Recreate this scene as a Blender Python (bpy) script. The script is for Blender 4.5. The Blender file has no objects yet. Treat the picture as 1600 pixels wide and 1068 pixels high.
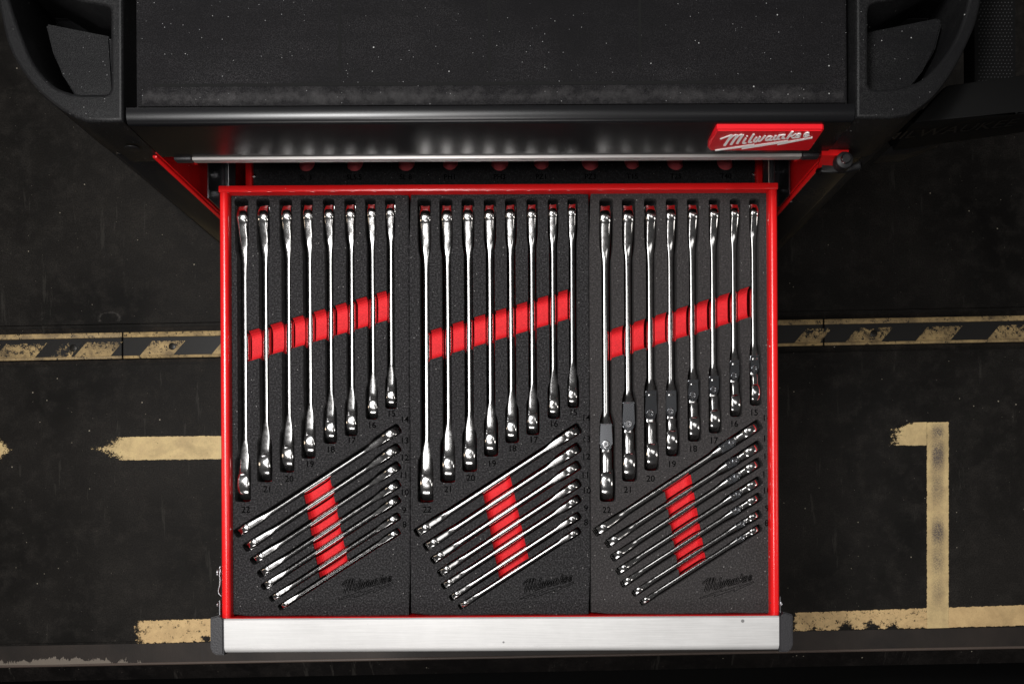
import bpy, bmesh, math, random
from mathutils import Vector, Matrix
random.seed(7)
SC = bpy.context.scene
COL = SC.collection

# ------------------------------------------------------------------ camera
F = 1371.0            # focal length in photo pixels (1600 wide)
NX, NY = 823.0, 784.0 # where the straight-down direction falls in the photo
ROLL = 0.0055
H = 1.66              # camera height above the floor
cam_d = bpy.data.cameras.new("camera"); cam = bpy.data.objects.new("camera", cam_d)
COL.objects.link(cam); SC.camera = cam
cam.location = (0, 0, H); cam.rotation_euler = (0, 0, -ROLL)
cam_d.sensor_width = 36; cam_d.lens = F / 1600 * 36
cam_d.shift_x = -(NX - 800) / 1600; cam_d.shift_y = (NY - 534) / 1600
cam_d.clip_start = 0.02; cam_d.clip_end = 50
SC.view_settings.view_transform = 'Standard'; SC.view_settings.look = 'None'
SC.view_settings.exposure = 0.0; SC.view_settings.gamma = 1.0
SC.cycles.sample_clamp_direct = 3.0; SC.cycles.sample_clamp_indirect = 3.0; SC.cycles.max_bounces = 8; SC.cycles.transparent_max_bounces = 8

# ------------------------------------------------------------------ light
w = bpy.data.worlds.new("World"); SC.world = w; w.use_nodes = True
w.node_tree.nodes["Background"].inputs[0].default_value = (0.95, 0.93, 0.92, 1)
w.node_tree.nodes["Background"].inputs[1].default_value = 0.038

def area(name, loc, target, sx, sy, power, color=(1, 1, 1), shape='RECTANGLE'):
    d = bpy.data.lights.new(name, 'AREA'); d.shape = shape; d.size = sx
    if shape in ('RECTANGLE', 'ELLIPSE'): d.size_y = sy
    d.energy = power; d.color = color
    o = bpy.data.objects.new(name, d); COL.objects.link(o)
    o.location = loc
    o.rotation_euler = (Vector(target) - Vector(loc)).to_track_quat('-Z', 'Y').to_euler()
    return o
area("softbox_lamp", (-0.40, 0.385, 2.3), (-0.10, 0.12, 0.8), 0.80, 0.47, 15.5, (1, .985, .97))
area("flash_lamp", (-0.42, 0.38, 2.28), (-0.05, 0.1, 0.8), 0.22, 0.22, 16, (1, .99, .98), 'DISK')
area("front_fill_lamp", (-0.25, -1.05, 1.75), (0, .3, .85), 0.7, 0.35, 8.5, (1, .97, .95))
area("dome_fill_lamp", (-0.16, -0.05, 1.95), (-.05, .3, .7), 0.22, 0.07, 3.4, (1, .97, .95))  # added fill near the camera, brightens the red domes behind the drawer
area("back_kicker_lamp", (-0.95, 1.35, 1.95), (-.2, .4, .95), 0.35, 0.35, 0.7, (1, .98, .98))
area("side_fill_lamp", (1.5, 0.0, 1.9), (.1, .1, .8), 0.20, 0.9, 2.2, (1, .95, .9))
area("left_edge_fill_lamp", (-1.6, 0.1, 1.45), (0, .1, .8), 0.16, 1.2, 1.3, (1, .80, .60))  # added warm fill, draws thin bright lines on the chrome's left edges
area("right_fill_lamp", (0.44, 0.30, 2.3), (.3, .1, .8), 0.42, 0.26, 0.5, (1, .98, .96))  # added dim fill, reflected in the lower shafts of the right tray

# ------------------------------------------------------------------ helpers
def rot(u, v):
    c, s = math.cos(ROLL), math.sin(ROLL)
    return u * c + v * s, -u * s + v * c
def P(px, py, z):
    """photo pixel -> point on the horizontal plane at height z"""
    u, v = rot((px - NX) / F, (NY - py) / F)
    d = H - z
    return Vector((u * d, v * d, z))
def PV(px, py, y0):
    """photo pixel -> point on the vertical plane Y = y0"""
    u, v = rot((px - NX) / F, (NY - py) / F)
    d = y0 / v
    return Vector((u * d, y0, H - d))

def obj(name, bm, m, parent=None, smooth=False, angle=None):
    me = bpy.data.meshes.new(name)
    bmesh.ops.recalc_face_normals(bm, faces=bm.faces)
    bm.to_mesh(me); bm.free()
    return obj_me(name, me, m, parent, smooth, angle)
def obj_me(name, me, m, parent=None, smooth=False, angle=None):
    if smooth:
        me.polygons.foreach_set("use_smooth", [True] * len(me.polygons))
    if angle is not None:
        me.set_sharp_from_angle(angle=math.radians(angle))
    if m:
        me.materials.clear(); me.materials.append(m)
    o = bpy.data.objects.new(name, me); COL.objects.link(o)
    if parent is not None: o.parent = parent
    return o
def tag(o, label=None, cat=None, group=None, kind=None):
    if label: o['label'] = label
    if cat: o['category'] = cat
    if group: o['group'] = group
    if kind: o['kind'] = kind
    return o
def thing(name, label, cat, loc=(0, 0, 0), rz=0.0, group=None):
    o = bpy.data.objects.new(name, None); COL.objects.link(o)
    o.location = loc; o.rotation_euler = (0, 0, rz); o.empty_display_size = .02
    return tag(o, label, cat, group)

def box(bm, x0, x1, y0, y1, z0, z1):
    vs = [bm.verts.new((x, y, z)) for z in (z0, z1) for x, y in ((x0, y0), (x1, y0), (x1, y1), (x0, y1))]
    for f in ((0, 3, 2, 1), (4, 5, 6, 7), (0, 1, 5, 4), (1, 2, 6, 5), (2, 3, 7, 6), (3, 0, 4, 7)):
        bm.faces.new([vs[i] for i in f])
def bevel(bm, r, seg=2):
    bmesh.ops.bevel(bm, geom=list(bm.edges), offset=r, segments=seg, profile=.5, affect='EDGES')
def boxes(name, bl, m, parent=None, r=0.0, seg=2):
    bm = bmesh.new()
    for b in bl: box(bm, *b)
    if r: bevel(bm, r, seg)
    return obj(name, bm, m, parent, smooth=bool(r), angle=40 if r else None)
def prism(bm, pts, z0, z1):
    """pts: list of (x, y) ; vertical prism"""
    n = len(pts)
    a = [bm.verts.new((p[0], p[1], z0)) for p in pts]
    b = [bm.verts.new((p[0], p[1], z1)) for p in pts]
    bm.faces.new(a[::-1]); bm.faces.new(b)
    for i in range(n):
        bm.faces.new((a[i], a[(i + 1) % n], b[(i + 1) % n], b[i]))
def hull_solid(bm, top, bot):
    n = len(top)
    a = [bm.verts.new(p) for p in bot]; b = [bm.verts.new(p) for p in top]
    bm.faces.new(a[::-1]); bm.faces.new(b)
    for i in range(n):
        bm.faces.new((a[i], a[(i + 1) % n], b[(i + 1) % n], b[i]))
def cyl(bm, c, axis, r, h, n=24, r2=None):
    """cylinder from c along axis of length h"""
    ax = Vector(axis).normalized(); q = ax.to_track_quat('Z', 'Y')
    r2 = r if r2 is None else r2
    a = []; b = []
    for i in range(n):
        t = 2 * math.pi * i / n
        a.append(bm.verts.new(Vector(c) + q @ Vector((r * math.cos(t), r * math.sin(t), 0))))
        b.append(bm.verts.new(Vector(c) + q @ Vector((r2 * math.cos(t), r2 * math.sin(t), h))))
    bm.faces.new(a[::-1]); bm.faces.new(b)
    for i in range(n):
        bm.faces.new((a[i], a[(i + 1) % n], b[(i + 1) % n], b[i]))
def lathe(bm, c, axis, prof, n=28, closed=False):
    """prof: list of (r, h)"""
    ax = Vector(axis).normalized(); q = ax.to_track_quat('Z', 'Y')
    rings = []
    for r, h in prof:
        if r < 1e-6:
            rings.append([bm.verts.new(Vector(c) + q @ Vector((0, 0, h)))])
        else:
            rings.append([bm.verts.new(Vector(c) + q @ Vector((r * math.cos(2 * math.pi * i / n), r * math.sin(2 * math.pi * i / n), h))) for i in range(n)])
    prs = list(zip(rings, rings[1:]))
    if closed: prs.append((rings[-1], rings[0]))
    for a, b in prs:
        for i in range(n):
            j = (i + 1) % n
            if len(a) == 1 and len(b) == 1: continue
            if len(a) == 1: bm.faces.new((a[0], b[j], b[i]))
            elif len(b) == 1: bm.faces.new((a[i], a[j], b[0]))
            else: bm.faces.new((a[i], a[j], b[j], b[i]))
def tube(bm, pts, r, n=8):
    rings = []
    for i, p in enumerate(pts):
        p = Vector(p)
        d = (Vector(pts[min(i + 1, len(pts) - 1)]) - Vector(pts[max(i - 1, 0)])).normalized()
        q = d.to_track_quat('Z', 'Y')
        rings.append([bm.verts.new(p + q @ Vector((r * math.cos(2 * math.pi * k / n), r * math.sin(2 * math.pi * k / n), 0))) for k in range(n)])
    for a, b in zip(rings, rings[1:]):
        for k in range(n):
            bm.faces.new((a[k], a[(k + 1) % n], b[(k + 1) % n], b[k]))
    bm.faces.new(rings[0][::-1]); bm.faces.new(rings[-1])
def eval_mesh(o):
    dg = bpy.context.evaluated_depsgraph_get()
    me = bpy.data.meshes.new_from_object(o.evaluated_get(dg), depsgraph=dg)
    return me
def solid_2d(name, outer, holes, z0, z1, bev, m, parent=None, res=2):
    """filled outline with holes, rounded edges (a 2D curve turned to mesh)"""
    cu = bpy.data.curves.new(name + "_c", 'CURVE'); cu.dimensions = '2D'; cu.fill_mode = 'BOTH'
    cu.extrude = (z1 - z0) / 2 - bev; cu.bevel_depth = bev; cu.bevel_resolution = res; cu.offset = -bev
    for pts in [outer] + holes:
        s = cu.splines.new('POLY'); s.points.add(len(pts) - 1); s.use_cyclic_u = True
        for i, p in enumerate(pts): s.points[i].co = (p[0], p[1], 0, 1)
    o = bpy.data.objects.new(name + "_c", cu); COL.objects.link(o); o.location = (0, 0, (z0 + z1) / 2)
    bpy.context.view_layer.update()
    me = eval_mesh(o); me.transform(Matrix.Translation((0, 0, (z0 + z1) / 2)))
    bpy.data.objects.remove(o); bpy.data.curves.remove(cu)
    return obj_me(name, me, m, parent, smooth=True, angle=35)
def text_mesh(s, size):
    cu = bpy.data.curves.new("t", 'FONT'); cu.body = s; cu.size = size
    cu.align_x = 'CENTER'; cu.align_y = 'CENTER'; cu.resolution_u = 3; cu.offset = 0.00006
    o = bpy.data.objects.new("t", cu); COL.objects.link(o)
    bpy.context.view_layer.update()
    me = eval_mesh(o); bpy.data.objects.remove(o); bpy.data.curves.remove(cu)
    return me
def smooth_poly(pts, k=4, closed=True):
    """Catmull-Rom through the points"""
    out = []; n = len(pts)
    rng = range(n) if closed else range(n - 1)
    for i in rng:
        if closed: p0, p1, p2, p3 = pts[i - 1], pts[i], pts[(i + 1) % n], pts[(i + 2) % n]
        else: p0, p1, p2, p3 = pts[max(i - 1, 0)], pts[i], pts[i + 1], pts[min(i + 2, n - 1)]
        for j in range(k):
            t = j / k
            out.append(tuple(.5 * ((2 * b) + (-a + c) * t + (2 * a - 5 * b + 4 * c - d) * t * t + (-a + 3 * b - 3 * c + d) * t ** 3) for a, b, c, d in zip(p0, p1, p2, p3)))
    if not closed: out.append(tuple(pts[-1]))
    return out

# ------------------------------------------------------------------ materials
def mat(name, col=(.5, .5, .5), rough=.5, metal=0.0, spec=.5):
    m = bpy.data.materials.new(name); m.use_nodes = True
    b = m.node_tree.nodes["Principled BSDF"]
    b.inputs["Base Color"].default_value = (*col, 1); b.inputs["Roughness"].default_value = rough
    b.inputs["Metallic"].default_value = metal; b.inputs["Specular IOR Level"].default_value = spec
    return m
class NT:
    def __init__(s, m): s.m = m; s.t = m.node_tree; s.b = s.t.nodes["Principled BSDF"]; s.co = None
    def n(s, ty, **kw):
        x = s.t.nodes.new(ty)
        for k, v in kw.items(): setattr(x, k, v)
        return x
    def l(s, a, b): s.t.links.new(a, b)
    def coord(s):
        if s.co is None: s.co = s.n("ShaderNodeTexCoord").outputs["Object"]
        return s.co
    def noise(s, scale, detail=4, rough=.55, vec=None, dist=0):
        x = s.n("ShaderNodeTexNoise"); x.inputs["Scale"].default_value = scale
        x.inputs["Detail"].default_value = detail; x.inputs["Roughness"].default_value = rough
        x.inputs["Distortion"].default_value = dist
        s.l(vec or s.coord(), x.inputs["Vector"]); return x.outputs["Fac"]
    def mapping(s, scale, loc=(0, 0, 0), rz=0):
        x = s.n("ShaderNodeMapping"); x.inputs["Scale"].default_value = scale; x.inputs["Location"].default_value = loc
        x.inputs["Rotation"].default_value = (0, 0, rz)
        s.l(s.coord(), x.inputs["Vector"]); return x.outputs[0]
    def ramp(s, fac, stops, interp='LINEAR'):
        x = s.n("ShaderNodeValToRGB"); x.color_ramp.interpolation = interp
        e = x.color_ramp.elements
        while len(e) < len(stops): e.new(.5)
        for i, (p, c) in enumerate(stops):
            e[i].position = p; e[i].color = (*c, 1) if len(c) == 3 else c
        s.l(fac, x.inputs[0]); return x.outputs["Color"]
    def mix(s, fac, a, b, mode='MIX'):
        x = s.n("ShaderNodeMix", data_type='RGBA', blend_type=mode)
        for v, i in ((fac, 0), (a, 6), (b, 7)):
            if isinstance(v, (int, float)): x.inputs[i].default_value = v
            elif isinstance(v, tuple): x.inputs[i].default_value = (*v, 1)
            else: s.l(v, x.inputs[i])
        return x.outputs[2]
    def math(s, op, a, b=None, clamp=False):
        x = s.n("ShaderNodeMath", operation=op, use_clamp=clamp)
        for v, i in ((a, 0), (b, 1)):
            if v is None: continue
            if isinstance(v, (int, float)): x.inputs[i].default_value = v
            else: s.l(v, x.inputs[i])
        return x.outputs[0]
    def voro(s, scale, vec=None):
        x = s.n("ShaderNodeTexVoronoi"); x.inputs["Scale"].default_value = scale
        s.l(vec or s.coord(), x.inputs["Vector"]); return x
    def base(s, c): s.l(c, s.b.inputs["Base Color"])
    def rough(s, c): s.l(c, s.b.inputs["Roughness"])
    def bump(s, h, strength=.3, dist=.001):
        x = s.n("ShaderNodeBump"); x.inputs["Strength"].default_value = strength; x.inputs["Distance"].default_value = dist
        s.l(h, x.inputs["Height"]); s.l(x.outputs[0], s.b.inputs["Normal"])
K = (0, 0, 0); W = (1, 1, 1)
def dust_specks(t, scale, thr):
    """sparse bright dots: voronoi cells close to their centre, thinned by the cell's own random value"""
    v = t.voro(scale)
    sep0 = t.n("ShaderNodeSeparateColor"); t.l(v.outputs["Color"], sep0.inputs[0])
    near = t.math('LESS_THAN', v.outputs["Distance"], t.math('ADD', .06, t.math('MULTIPLY', sep0.outputs[1], .16)))
    sep = t.n("ShaderNodeSeparateColor"); t.l(v.outputs["Color"], sep.inputs[0])
    rare = t.math('GREATER_THAN', sep.outputs[0], thr)
    return t.math('MULTIPLY', near, rare)

def foam_material(name, base, amp):
    m = mat(name, base, .9, spec=.12); t = NT(m)
    f = t.noise(620, 4, .75); g = t.noise(1100, 2, .6); big = t.noise(14, 3)
    c = t.ramp(f, [(.38, tuple(x * (1 - amp * .9) for x in base)), (.50, base), (.62, tuple(x * (1 + 3.2 * amp) for x in base))])
    c = t.mix(.3, c, t.ramp(big, [(.3, tuple(x * .8 for x in base)), (.7, tuple(x * 1.25 for x in base))]))
    sp = t.math('MULTIPLY', dust_specks(t, 420, .90), .55)
    c = t.mix(sp, c, (.3, .29, .28))
    t.base(c); t.bump(g, .3, .0006)
    return m
M = {}
M['foam_a'] = foam_material('black_foam', (.0140, .0135, .0140), .85)
M['foam_b'] = foam_material('dark_grey_foam', (.024, .0222, .0222), .45)
M['foam_dark'] = mat('foam_engraving', (.001, .001, .001), 1, spec=0)
M['foam_c'] = foam_material('black_foam_lower', (.018, .018, .019), .4)
m = M['red_foam'] = mat('red_foam', (.62, .008, .014), .7, spec=.3); t = NT(m)
f = t.noise(900, 3, .7); t.base(t.ramp(f, [(.35, (.36, .003, .006)), (.6, (.55, .007, .012)), (.75, (.72, .03, .035))])); t.bump(f, .4, .0006)

m = M['chrome'] = mat('polished_chrome', (.80, .79, .78), .12, 1); t = NT(m)
n1 = t.noise(240, 4, .6); n2 = t.noise(60, 2)
t.rough(t.ramp(n1, [(.35, (.10,) * 3), (.75, (.15,) * 3)])); t.bump(n2, .12, .0004)
t.base(t.ramp(n1, [(.3, (.70, .69, .68)), (.6, (.82, .81, .80))]))
M['chrome_flat'] = mat('smooth_chrome', (.60, .62, .66), .14, 1)
m = M['chrome_dark'] = mat('dark_chrome', (.42, .42, .43), .22, 1)
m = M['steel'] = mat('zinc_steel', (.55, .56, .58), .28, 1)
m = M['rail'] = mat('slide_steel', (.16, .16, .17), .35, 1)

def red_paint(name, col, r):
    m = mat(name, col, r, spec=.5); t = NT(m)
    f = t.noise(700, 3, .6); g = t.noise(30, 3)
    t.base(t.mix(t.math('MULTIPLY', dust_specks(t, 220, .975), .7), t.ramp(g, [(.3, tuple(x * .9 for x in col)), (.7, col)]), (.8, .6, .55)))
    t.bump(f, .12, .0003)
    return m
M['red'] = red_paint('red_powder_coat', (.60, .009, .010), .22)
M['badge'] = red_paint('badge_red', (.55, .006, .012), .35)
M['white'] = mat('badge_white', (.85, .85, .84), .4)

m = M['black_paint'] = mat('black_powder_coat', (.008, .008, .008), .26, spec=.4); t = NT(m)
g = t.noise(900, 2); s2 = t.noise(9, 4, .6)
t.base(t.mix(t.math('MULTIPLY', dust_specks(t, 120, .985), .5), (.007, .007, .0075), (.4, .4, .4)))
t.bump(g, .10, .0003); t.rough(t.ramp(s2, [(.3, (.24,) * 3), (.7, (.36,) * 3)]))
def dusty(name, base, dust, rough, sc, thr=.95, bs=.35):
    m = mat(name, base, rough, spec=.05 if 'mat' in name else .11); t = NT(m)
    a = t.noise(sc, 6, .65, dist=.4); f = t.noise(1100, 3, .7); st = t.noise(25, 5, .7, vec=t.mapping((.4, 2.2, 1)))
    grain = t.ramp(f, [(.45, K), (.64, W)])
    amt = t.math('MULTIPLY', t.math('MULTIPLY', t.ramp(a, [(.36, (.06,) * 3), (.70, W)]), t.ramp(st, [(.3, (.35,) * 3), (.7, W)])), grain)
    c = t.mix(t.math('MULTIPLY', amt, .85), base, dust)
    c = t.mix(t.math('MULTIPLY', dust_specks(t, 360, thr + .038), .55), c, (.45, .45, .44))
    c = t.mix(t.math('MULTIPLY', dust_specks(t, 600, .955), .35), c, (.5, .5, .5))
    t.base(c); t.bump(f, bs, .0006)
    return m
M['mat'] = dusty('rubber_mat_black', (.0042, .004, .0044), (.032, .0305, .032), .62, 5)
M['plastic'] = dusty('black_plastic', (.0050, .0050, .0054), (.034, .034, .034), .40, 8)
M['plastic_clean'] = mat('dark_plastic', (.007, .007, .0075), .5, spec=.25)
m = M['cap'] = mat('end_cap_plastic', (.012, .0115, .0135), .5); t = NT(m); t.bump(t.noise(700, 2), .4, .0006)
m = M['alu'] = mat('anodised_aluminium', (.6, .6, .59), .55, .35); t = NT(m)
g = t.noise(22, 4, .7, vec=t.mapping((1, 60, 60))); f = t.noise(14, 5, .65); h = t.noise(500, 2)
c = t.ramp(f, [(.3, (.41, .405, .40)), (.7, (.50, .497, .49))])
c = t.mix(.22, c, t.ramp(g, [(.35, (.30, .30, .295)), (.65, (.62, .615, .61))]))
c = t.mix(t.math('MULTIPLY', dust_specks(t, 130, .985), .8), c, (.08, .08, .08))
t.base(c); t.rough(t.ramp(g, [(.3, (.48,) * 3), (.7, (.62,) * 3)])); t.bump(h, .12, .0003)

# floor rubber
def floor_material(name, base, hi, sheen=.55):
    m = mat(name, base, sheen, spec=.16); t = NT(m)
    a = t.noise(3.2, 6, .62, dist=.3); b = t.noise(28, 6, .7); f = t.noise(420, 3, .6)
    sc = t.noise(7, 5, .7, vec=t.mapping((7, .8, 1), rz=.5))
    c = t.mix(t.ramp(a, [(.38, K), (.64, W)]), tuple(x * .75 for x in base), hi)
    c = t.mix(t.math('MULTIPLY', t.ramp(b, [(.48, K), (.74, W)]), .6), c, tuple(x * 2.1 for x in hi))
    c = t.mix(t.math('MULTIPLY', t.ramp(f, [(.4, K), (.62, W)]), .6), c, tuple(x * .35 for x in base))
    c = t.mix(t.math('MULTIPLY', t.ramp(sc, [(.62, K), (.66, W)]), .10), c, (.16, .15, .13))
    c = t.mix(t.math('MULTIPLY', dust_specks(t, 150, .982), .6), c, (.5, .45, .35))
    c = t.mix(t.math('MULTIPLY', dust_specks(t, 300, .975), .4), c, (.30, .27, .22))
    t.base(c); t.bump(b, .25, .001)
    t.rough(t.ramp(b, [(.3, (.5,) * 3), (.7, (.75,) * 3)]))
    return m
M['floor'] = floor_material('worn_dark_rubber', (.0095, .0086, .0075), (.023, .0205, .018))
M['groove'] = floor_material('groove_dirt', (.008, .007, .006), (.03, .024, .019), .8)
M['black'] = mat('pit_black', (.004, .004, .004), .8, spec=.1)

def lip_material():
    m = mat('scuffed_brown_lip', (.03, .022, .018), .6); t = NT(m)
    a = t.noise(60, 6, .7, vec=t.mapping((1, .35, 1))); b = t.noise(9, 4)
    at = t.n("ShaderNodeAttribute"); at.attribute_name = "presence"
    s = t.math('GREATER_THAN', t.math('ADD', at.outputs["Fac"], t.math('MULTIPLY', t.math('SUBTRACT', a, .5), 1.5)), .55)
    c = t.ramp(b, [(.3, (.011, .008, .0065)), (.7, (.032, .023, .018))])
    c = t.mix(t.math('MULTIPLY', s, .75), c, (.26, .22, .18))
    t.base(c); t.bump(a, .4, .001)
    return m
M['lip'] = lip_material()
def paint_material(name, col, col2, nscale=150, hard=.55, transparent=True, under=(.006, .006, .006), sharp=5, opac=1.0):
    """worn paint: shows where 'presence' beats the noise; a 'dirt' attribute greys it"""
    m = mat(name, col, .6); t = NT(m)
    at = t.n("ShaderNodeAttribute"); at.attribute_name = "presence"
    dt = t.n("ShaderNodeAttribute"); dt.attribute_name = "dirt"
    a = t.noise(nscale, 5, .65); g = t.noise(500, 3, .6); b = t.noise(38, 5, .7)
    a2 = t.noise(nscale * 3.2, 3, .6)
    nn = t.math('ADD', t.math('MULTIPLY', t.math('SUBTRACT', a, .5), hard * 2), t.math('MULTIPLY', t.math('SUBTRACT', a2, .5), hard * 1.3))
    show = t.math('MULTIPLY', t.math('SUBTRACT', t.math('ADD', at.outputs["Fac"], nn), .5 - .5 / sharp), sharp, True)
    show = t.math('MULTIPLY', show, opac)
    c = t.ramp(b, [(.32, col2), (.6, col)])
    c = t.mix(t.math('MULTIPLY', t.ramp(g, [(.55, K), (.7, W)]), .25), c, tuple(x * .3 for x in col))
    gr = t.noise(16, 6, .7, dist=.5)
    c = t.mix(t.math('MULTIPLY', t.ramp(gr, [(.45, K), (.72, W)]), .55), c, tuple(x * .45 for x in col2))
    d = t.math('MULTIPLY', dt.outputs["Fac"], t.math('ADD', .35, t.ramp(g, [(.35, K), (.65, W)])), True)
    c = t.mix(d, c, (.13, .105, .09))
    if transparent:
        t.base(c)
        tr = t.n("ShaderNodeBsdfTransparent"); mx = t.n("ShaderNodeMixShader")
        t.l(show, mx.inputs[0]); t.l(tr.outputs[0], mx.inputs[1]); t.l(t.b.outputs[0], mx.inputs[2])
        t.l(mx.outputs[0], t.t.nodes["Material Output"].inputs["Surface"])
    else:
        t.base(t.mix(show, under, c))
    return m
PY = (.80, .60, .29); PY2 = (.66, .48, .24)
M['paint'] = paint_material('worn_yellow_paint', PY, PY2)
M['paint_chip'] = paint_material('chipped_yellow_paint', (.80, .56, .27), (.68, .46, .22), 110, .6)
M['strip_paint'] = paint_material('scuffed_strip_paint', (.54, .38, .17), (.20, .14, .07), 130, .95, False)

# ------------------------------------------------------------------ floor
ZF = 0.0
FS = -0.0188  # slope of the floor lines in the photo
def lerp(a, b, t): return a + (b - a) * t
def patch(name, x0, x1, ytop, ybot, z, m, parent, presence, dirt=lambda u, v: 0, nx=60, ny=12, kind=None, skew=0):
    """sheet whose pixel top/bottom edges are lines (y at x0, y at x1); presence(u,v), v=0 at top"""
    me = bpy.data.meshes.new(name); vs = []; fs = []; pr = []; di = []
    for j in range(ny + 1):
        for i in range(nx + 1):
            u, v = i / nx, j / ny
            px = lerp(x0, x1, u) + skew * (1 - v)
            t2 = (px - x0) / (x1 - x0)
            py = lerp(lerp(ytop[0], ytop[1], t2), lerp(ybot[0], ybot[1], t2), v)
            vs.append(P(px, py, z)); pr.append(presence(u, v)); di.append(dirt(u, v))
    for j in range(ny):
        for i in range(nx):
            a = j * (nx + 1) + i
            fs.append((a, a + nx + 1, a + nx + 2, a + 1))
    me.from_pydata(vs, [], fs)
    for nm, arr in (("presence", pr), ("dirt", di)):
        a = me.attributes.new(nm, 'FLOAT', 'POINT'); a.data.foreach_set("value", arr)
    o = obj_me(name, me, m, parent)
    if kind: o['kind'] = kind
    return o
def fline(y0):  # y at px 0 -> y at any px, along the floor's direction
    return lambda px: y0 + FS * px
E = -900, 2500
def quad(name, la, lb, za, zb, m, parent=None, kind=None):
    """floor sheet between two photo lines"""
    bm = bmesh.new()
    bm.faces.new([bm.verts.new(P(px, l(px), z)) for px, l, z in ((E[0], la, za), (E[0], lb, zb), (E[1], lb, zb), (E[1], la, za))])
    o = obj(name, bm, m, parent)
    if kind: o['kind'] = kind
    return o
upper = fline(514); sA = fline(522.5); sB = fline(563.5); lipA = fline(1009); lipB = fline(1040.5)
def floor_slab(name, la, lb, label=None):
    bm = bmesh.new()
    A = [P(E[0], la(E[0]), ZF), P(E[0], lb(E[0]), ZF), P(E[1], lb(E[1]), ZF), P(E[1], la(E[1]), ZF)]
    hull_solid(bm, A, [a - Vector((0, 0, .06)) for a in A])
    bmesh.ops.bevel(bm, geom=[e for e in bm.edges if abs(e.verts[0].co.z) < 1e-5 and abs(e.verts[1].co.z) < 1e-5], offset=.006, segments=2, affect='EDGES')
    o = obj(name, bm, M['floor'], None, True, 50); tag(o, kind='structure'); return o
fl = floor_slab('floor', lambda px: -2600, upper)
fl2 = floor_slab('floor', lambda px: sB(px) + 6, lambda px: lipA(px) + 1)
g = quad('floor_groove', lambda px: upper(px) - 8, lambda px: sB(px) + 14, ZF - .008, ZF - .008, M['groove']); tag(g, kind='structure')
def lp(u, v):
    px = lerp(E[0], E[1], u)
    a = .95 * max(0, (v - .25) / .75) * math.exp(-((px - 90) / 170) ** 2)
    b = .30 * max(0, (v - .5) / .5) * math.exp(-((px - 1330) / 90) ** 2)
    return max(a, b, .12 + .1 * v)
lip = patch('floor_lip', E[0], E[1], (lipA(E[0]), lipA(E[1])), (lipB(E[0]), lipB(E[1])), ZF - .004, M['lip'], None, lp, nx=300, ny=8, kind='structure')
bm = bmesh.new()
tube(bm, [P(px, lipB(px) - .3, ZF - .006) + Vector((0, 0, random.uniform(-.0006, .0006))) for px in range(E[0], E[1], 40)], .0032, 8)
e = obj('floor_edge', bm, mat('worn_edge', (.10, .075, .062), .5), None, True); tag(e, kind='structure')
bm = bmesh.new()
A = [P(E[0], lipB(E[0]), -.008), P(E[0], lipB(E[0]) + 24, -.03), P(E[1], lipB(E[1]) + 24, -.03), P(E[1], lipB(E[1]), -.008)]
bm.faces.new([bm.verts.new(a) for a in A])
o = obj('floor_ledge', bm, floor_material('dark_ledge', (.006, .005, .005), (.012, .010, .009))); tag(o, kind='structure')
bm = bmesh.new()
bm.faces.new([bm.verts.new(p) for p in ((-3, -3, -.35), (3, -3, -.35), (3, 5, -.35), (-3, 5, -.35))])
o = obj('pit_floor', bm, M['black']); tag(o, kind='structure')

# painted lines on the floor
def nearest_edge(u, v, wpx, hpx, soft):
    return min(u * wpx, (1 - u) * wpx, v * hpx, (1 - v) * hpx) / soft
# left upper bar: fades out to the left
def pr1(u, v):
    px = lerp(-60, 420, u)
    e = min(v, 1 - v) * 42 / 3.5
    if px < 30: f = (30 - px) / 45; shape = f * 1.3 - abs(v - .5) * 1.2 * (px > -10)
    elif px < 130: shape = -.4
    else: shape = (px - 130) / 65 * .75 + .15 - abs(v - .5) * 1.6 * max(0, 1 - (px - 130) / 110)
    return max(-.3, min(.80, shape, e + .2 if px > 0 else 1))
mk = patch('painted_line', -60, 420, (683.5, 679), (723, 716.5), ZF + .0012, M['paint'], fl2, pr1, nx=240, ny=20)
def pr2(u, v):
    px = lerp(190, 420, u)
    e = min(v, 1 - v) * 40 / 4
    shape = (px - 199) / 34 - .25 * abs(v - .5)
    hole = .5 * math.exp(-((px - 322) / 9) ** 2 - ((v - .84) / .12) ** 2)
    return max(-.3, min(.70, shape, e + .1) - hole)
patch('painted_line', 190, 420, (968.5, 962), (1007, 1000), ZF + .0012, M['paint_chip'], fl2, pr2, nx=140, ny=24)
# the "1": foot bar, stem and flag
def pr3(u, v):
    px = lerp(1180, 1720, u)
    e = min(v, 1 - v) * 40 / 4
    s = (px - 1236) / 14
    hole = sum(h_ * math.exp(-((px - c_) / w_) ** 2 - ((v - 1.0) / e_) ** 2) for c_, w_, h_, e_ in ((1321, 8, .8, .38), (1362, 11, .75, .30), (1394, 8, .6, .25), (1270, 7, .3, .3)))
    wob = .14 if px > 1460 else -.04
    return max(-.3, min(.72 + wob, s, e + .1) - hole)
patch('painted_line', 1180, 1720, (957.5, 939), (988, 975), ZF + .0008, M['paint_chip'], fl2, pr3, nx=320, ny=24)
def pr4(u, v):
    return min(1.15, min(u, 1 - u) * 36 / 3.2 + .25, v * 280 / 2 + .3)
def dirt4(u, v):
    y = 659 + v * 320; d = 0
    for c, h, s in ((675, 12, .8), (712, 26, .95), (760, 30, .55), (830, 22, .95), (875, 25, .6), (920, 25, .4)):
        d = max(d, s * math.exp(-((y - c) / h) ** 2))
    return d * math.exp(-((u - .5) / .27) ** 4) * 1.1
patch('painted_line', 1447.5, 1483, (659, 658.3), (981, 980), ZF + .0016, M['paint'], fl2, pr4, dirt4, nx=24, ny=140)
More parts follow.
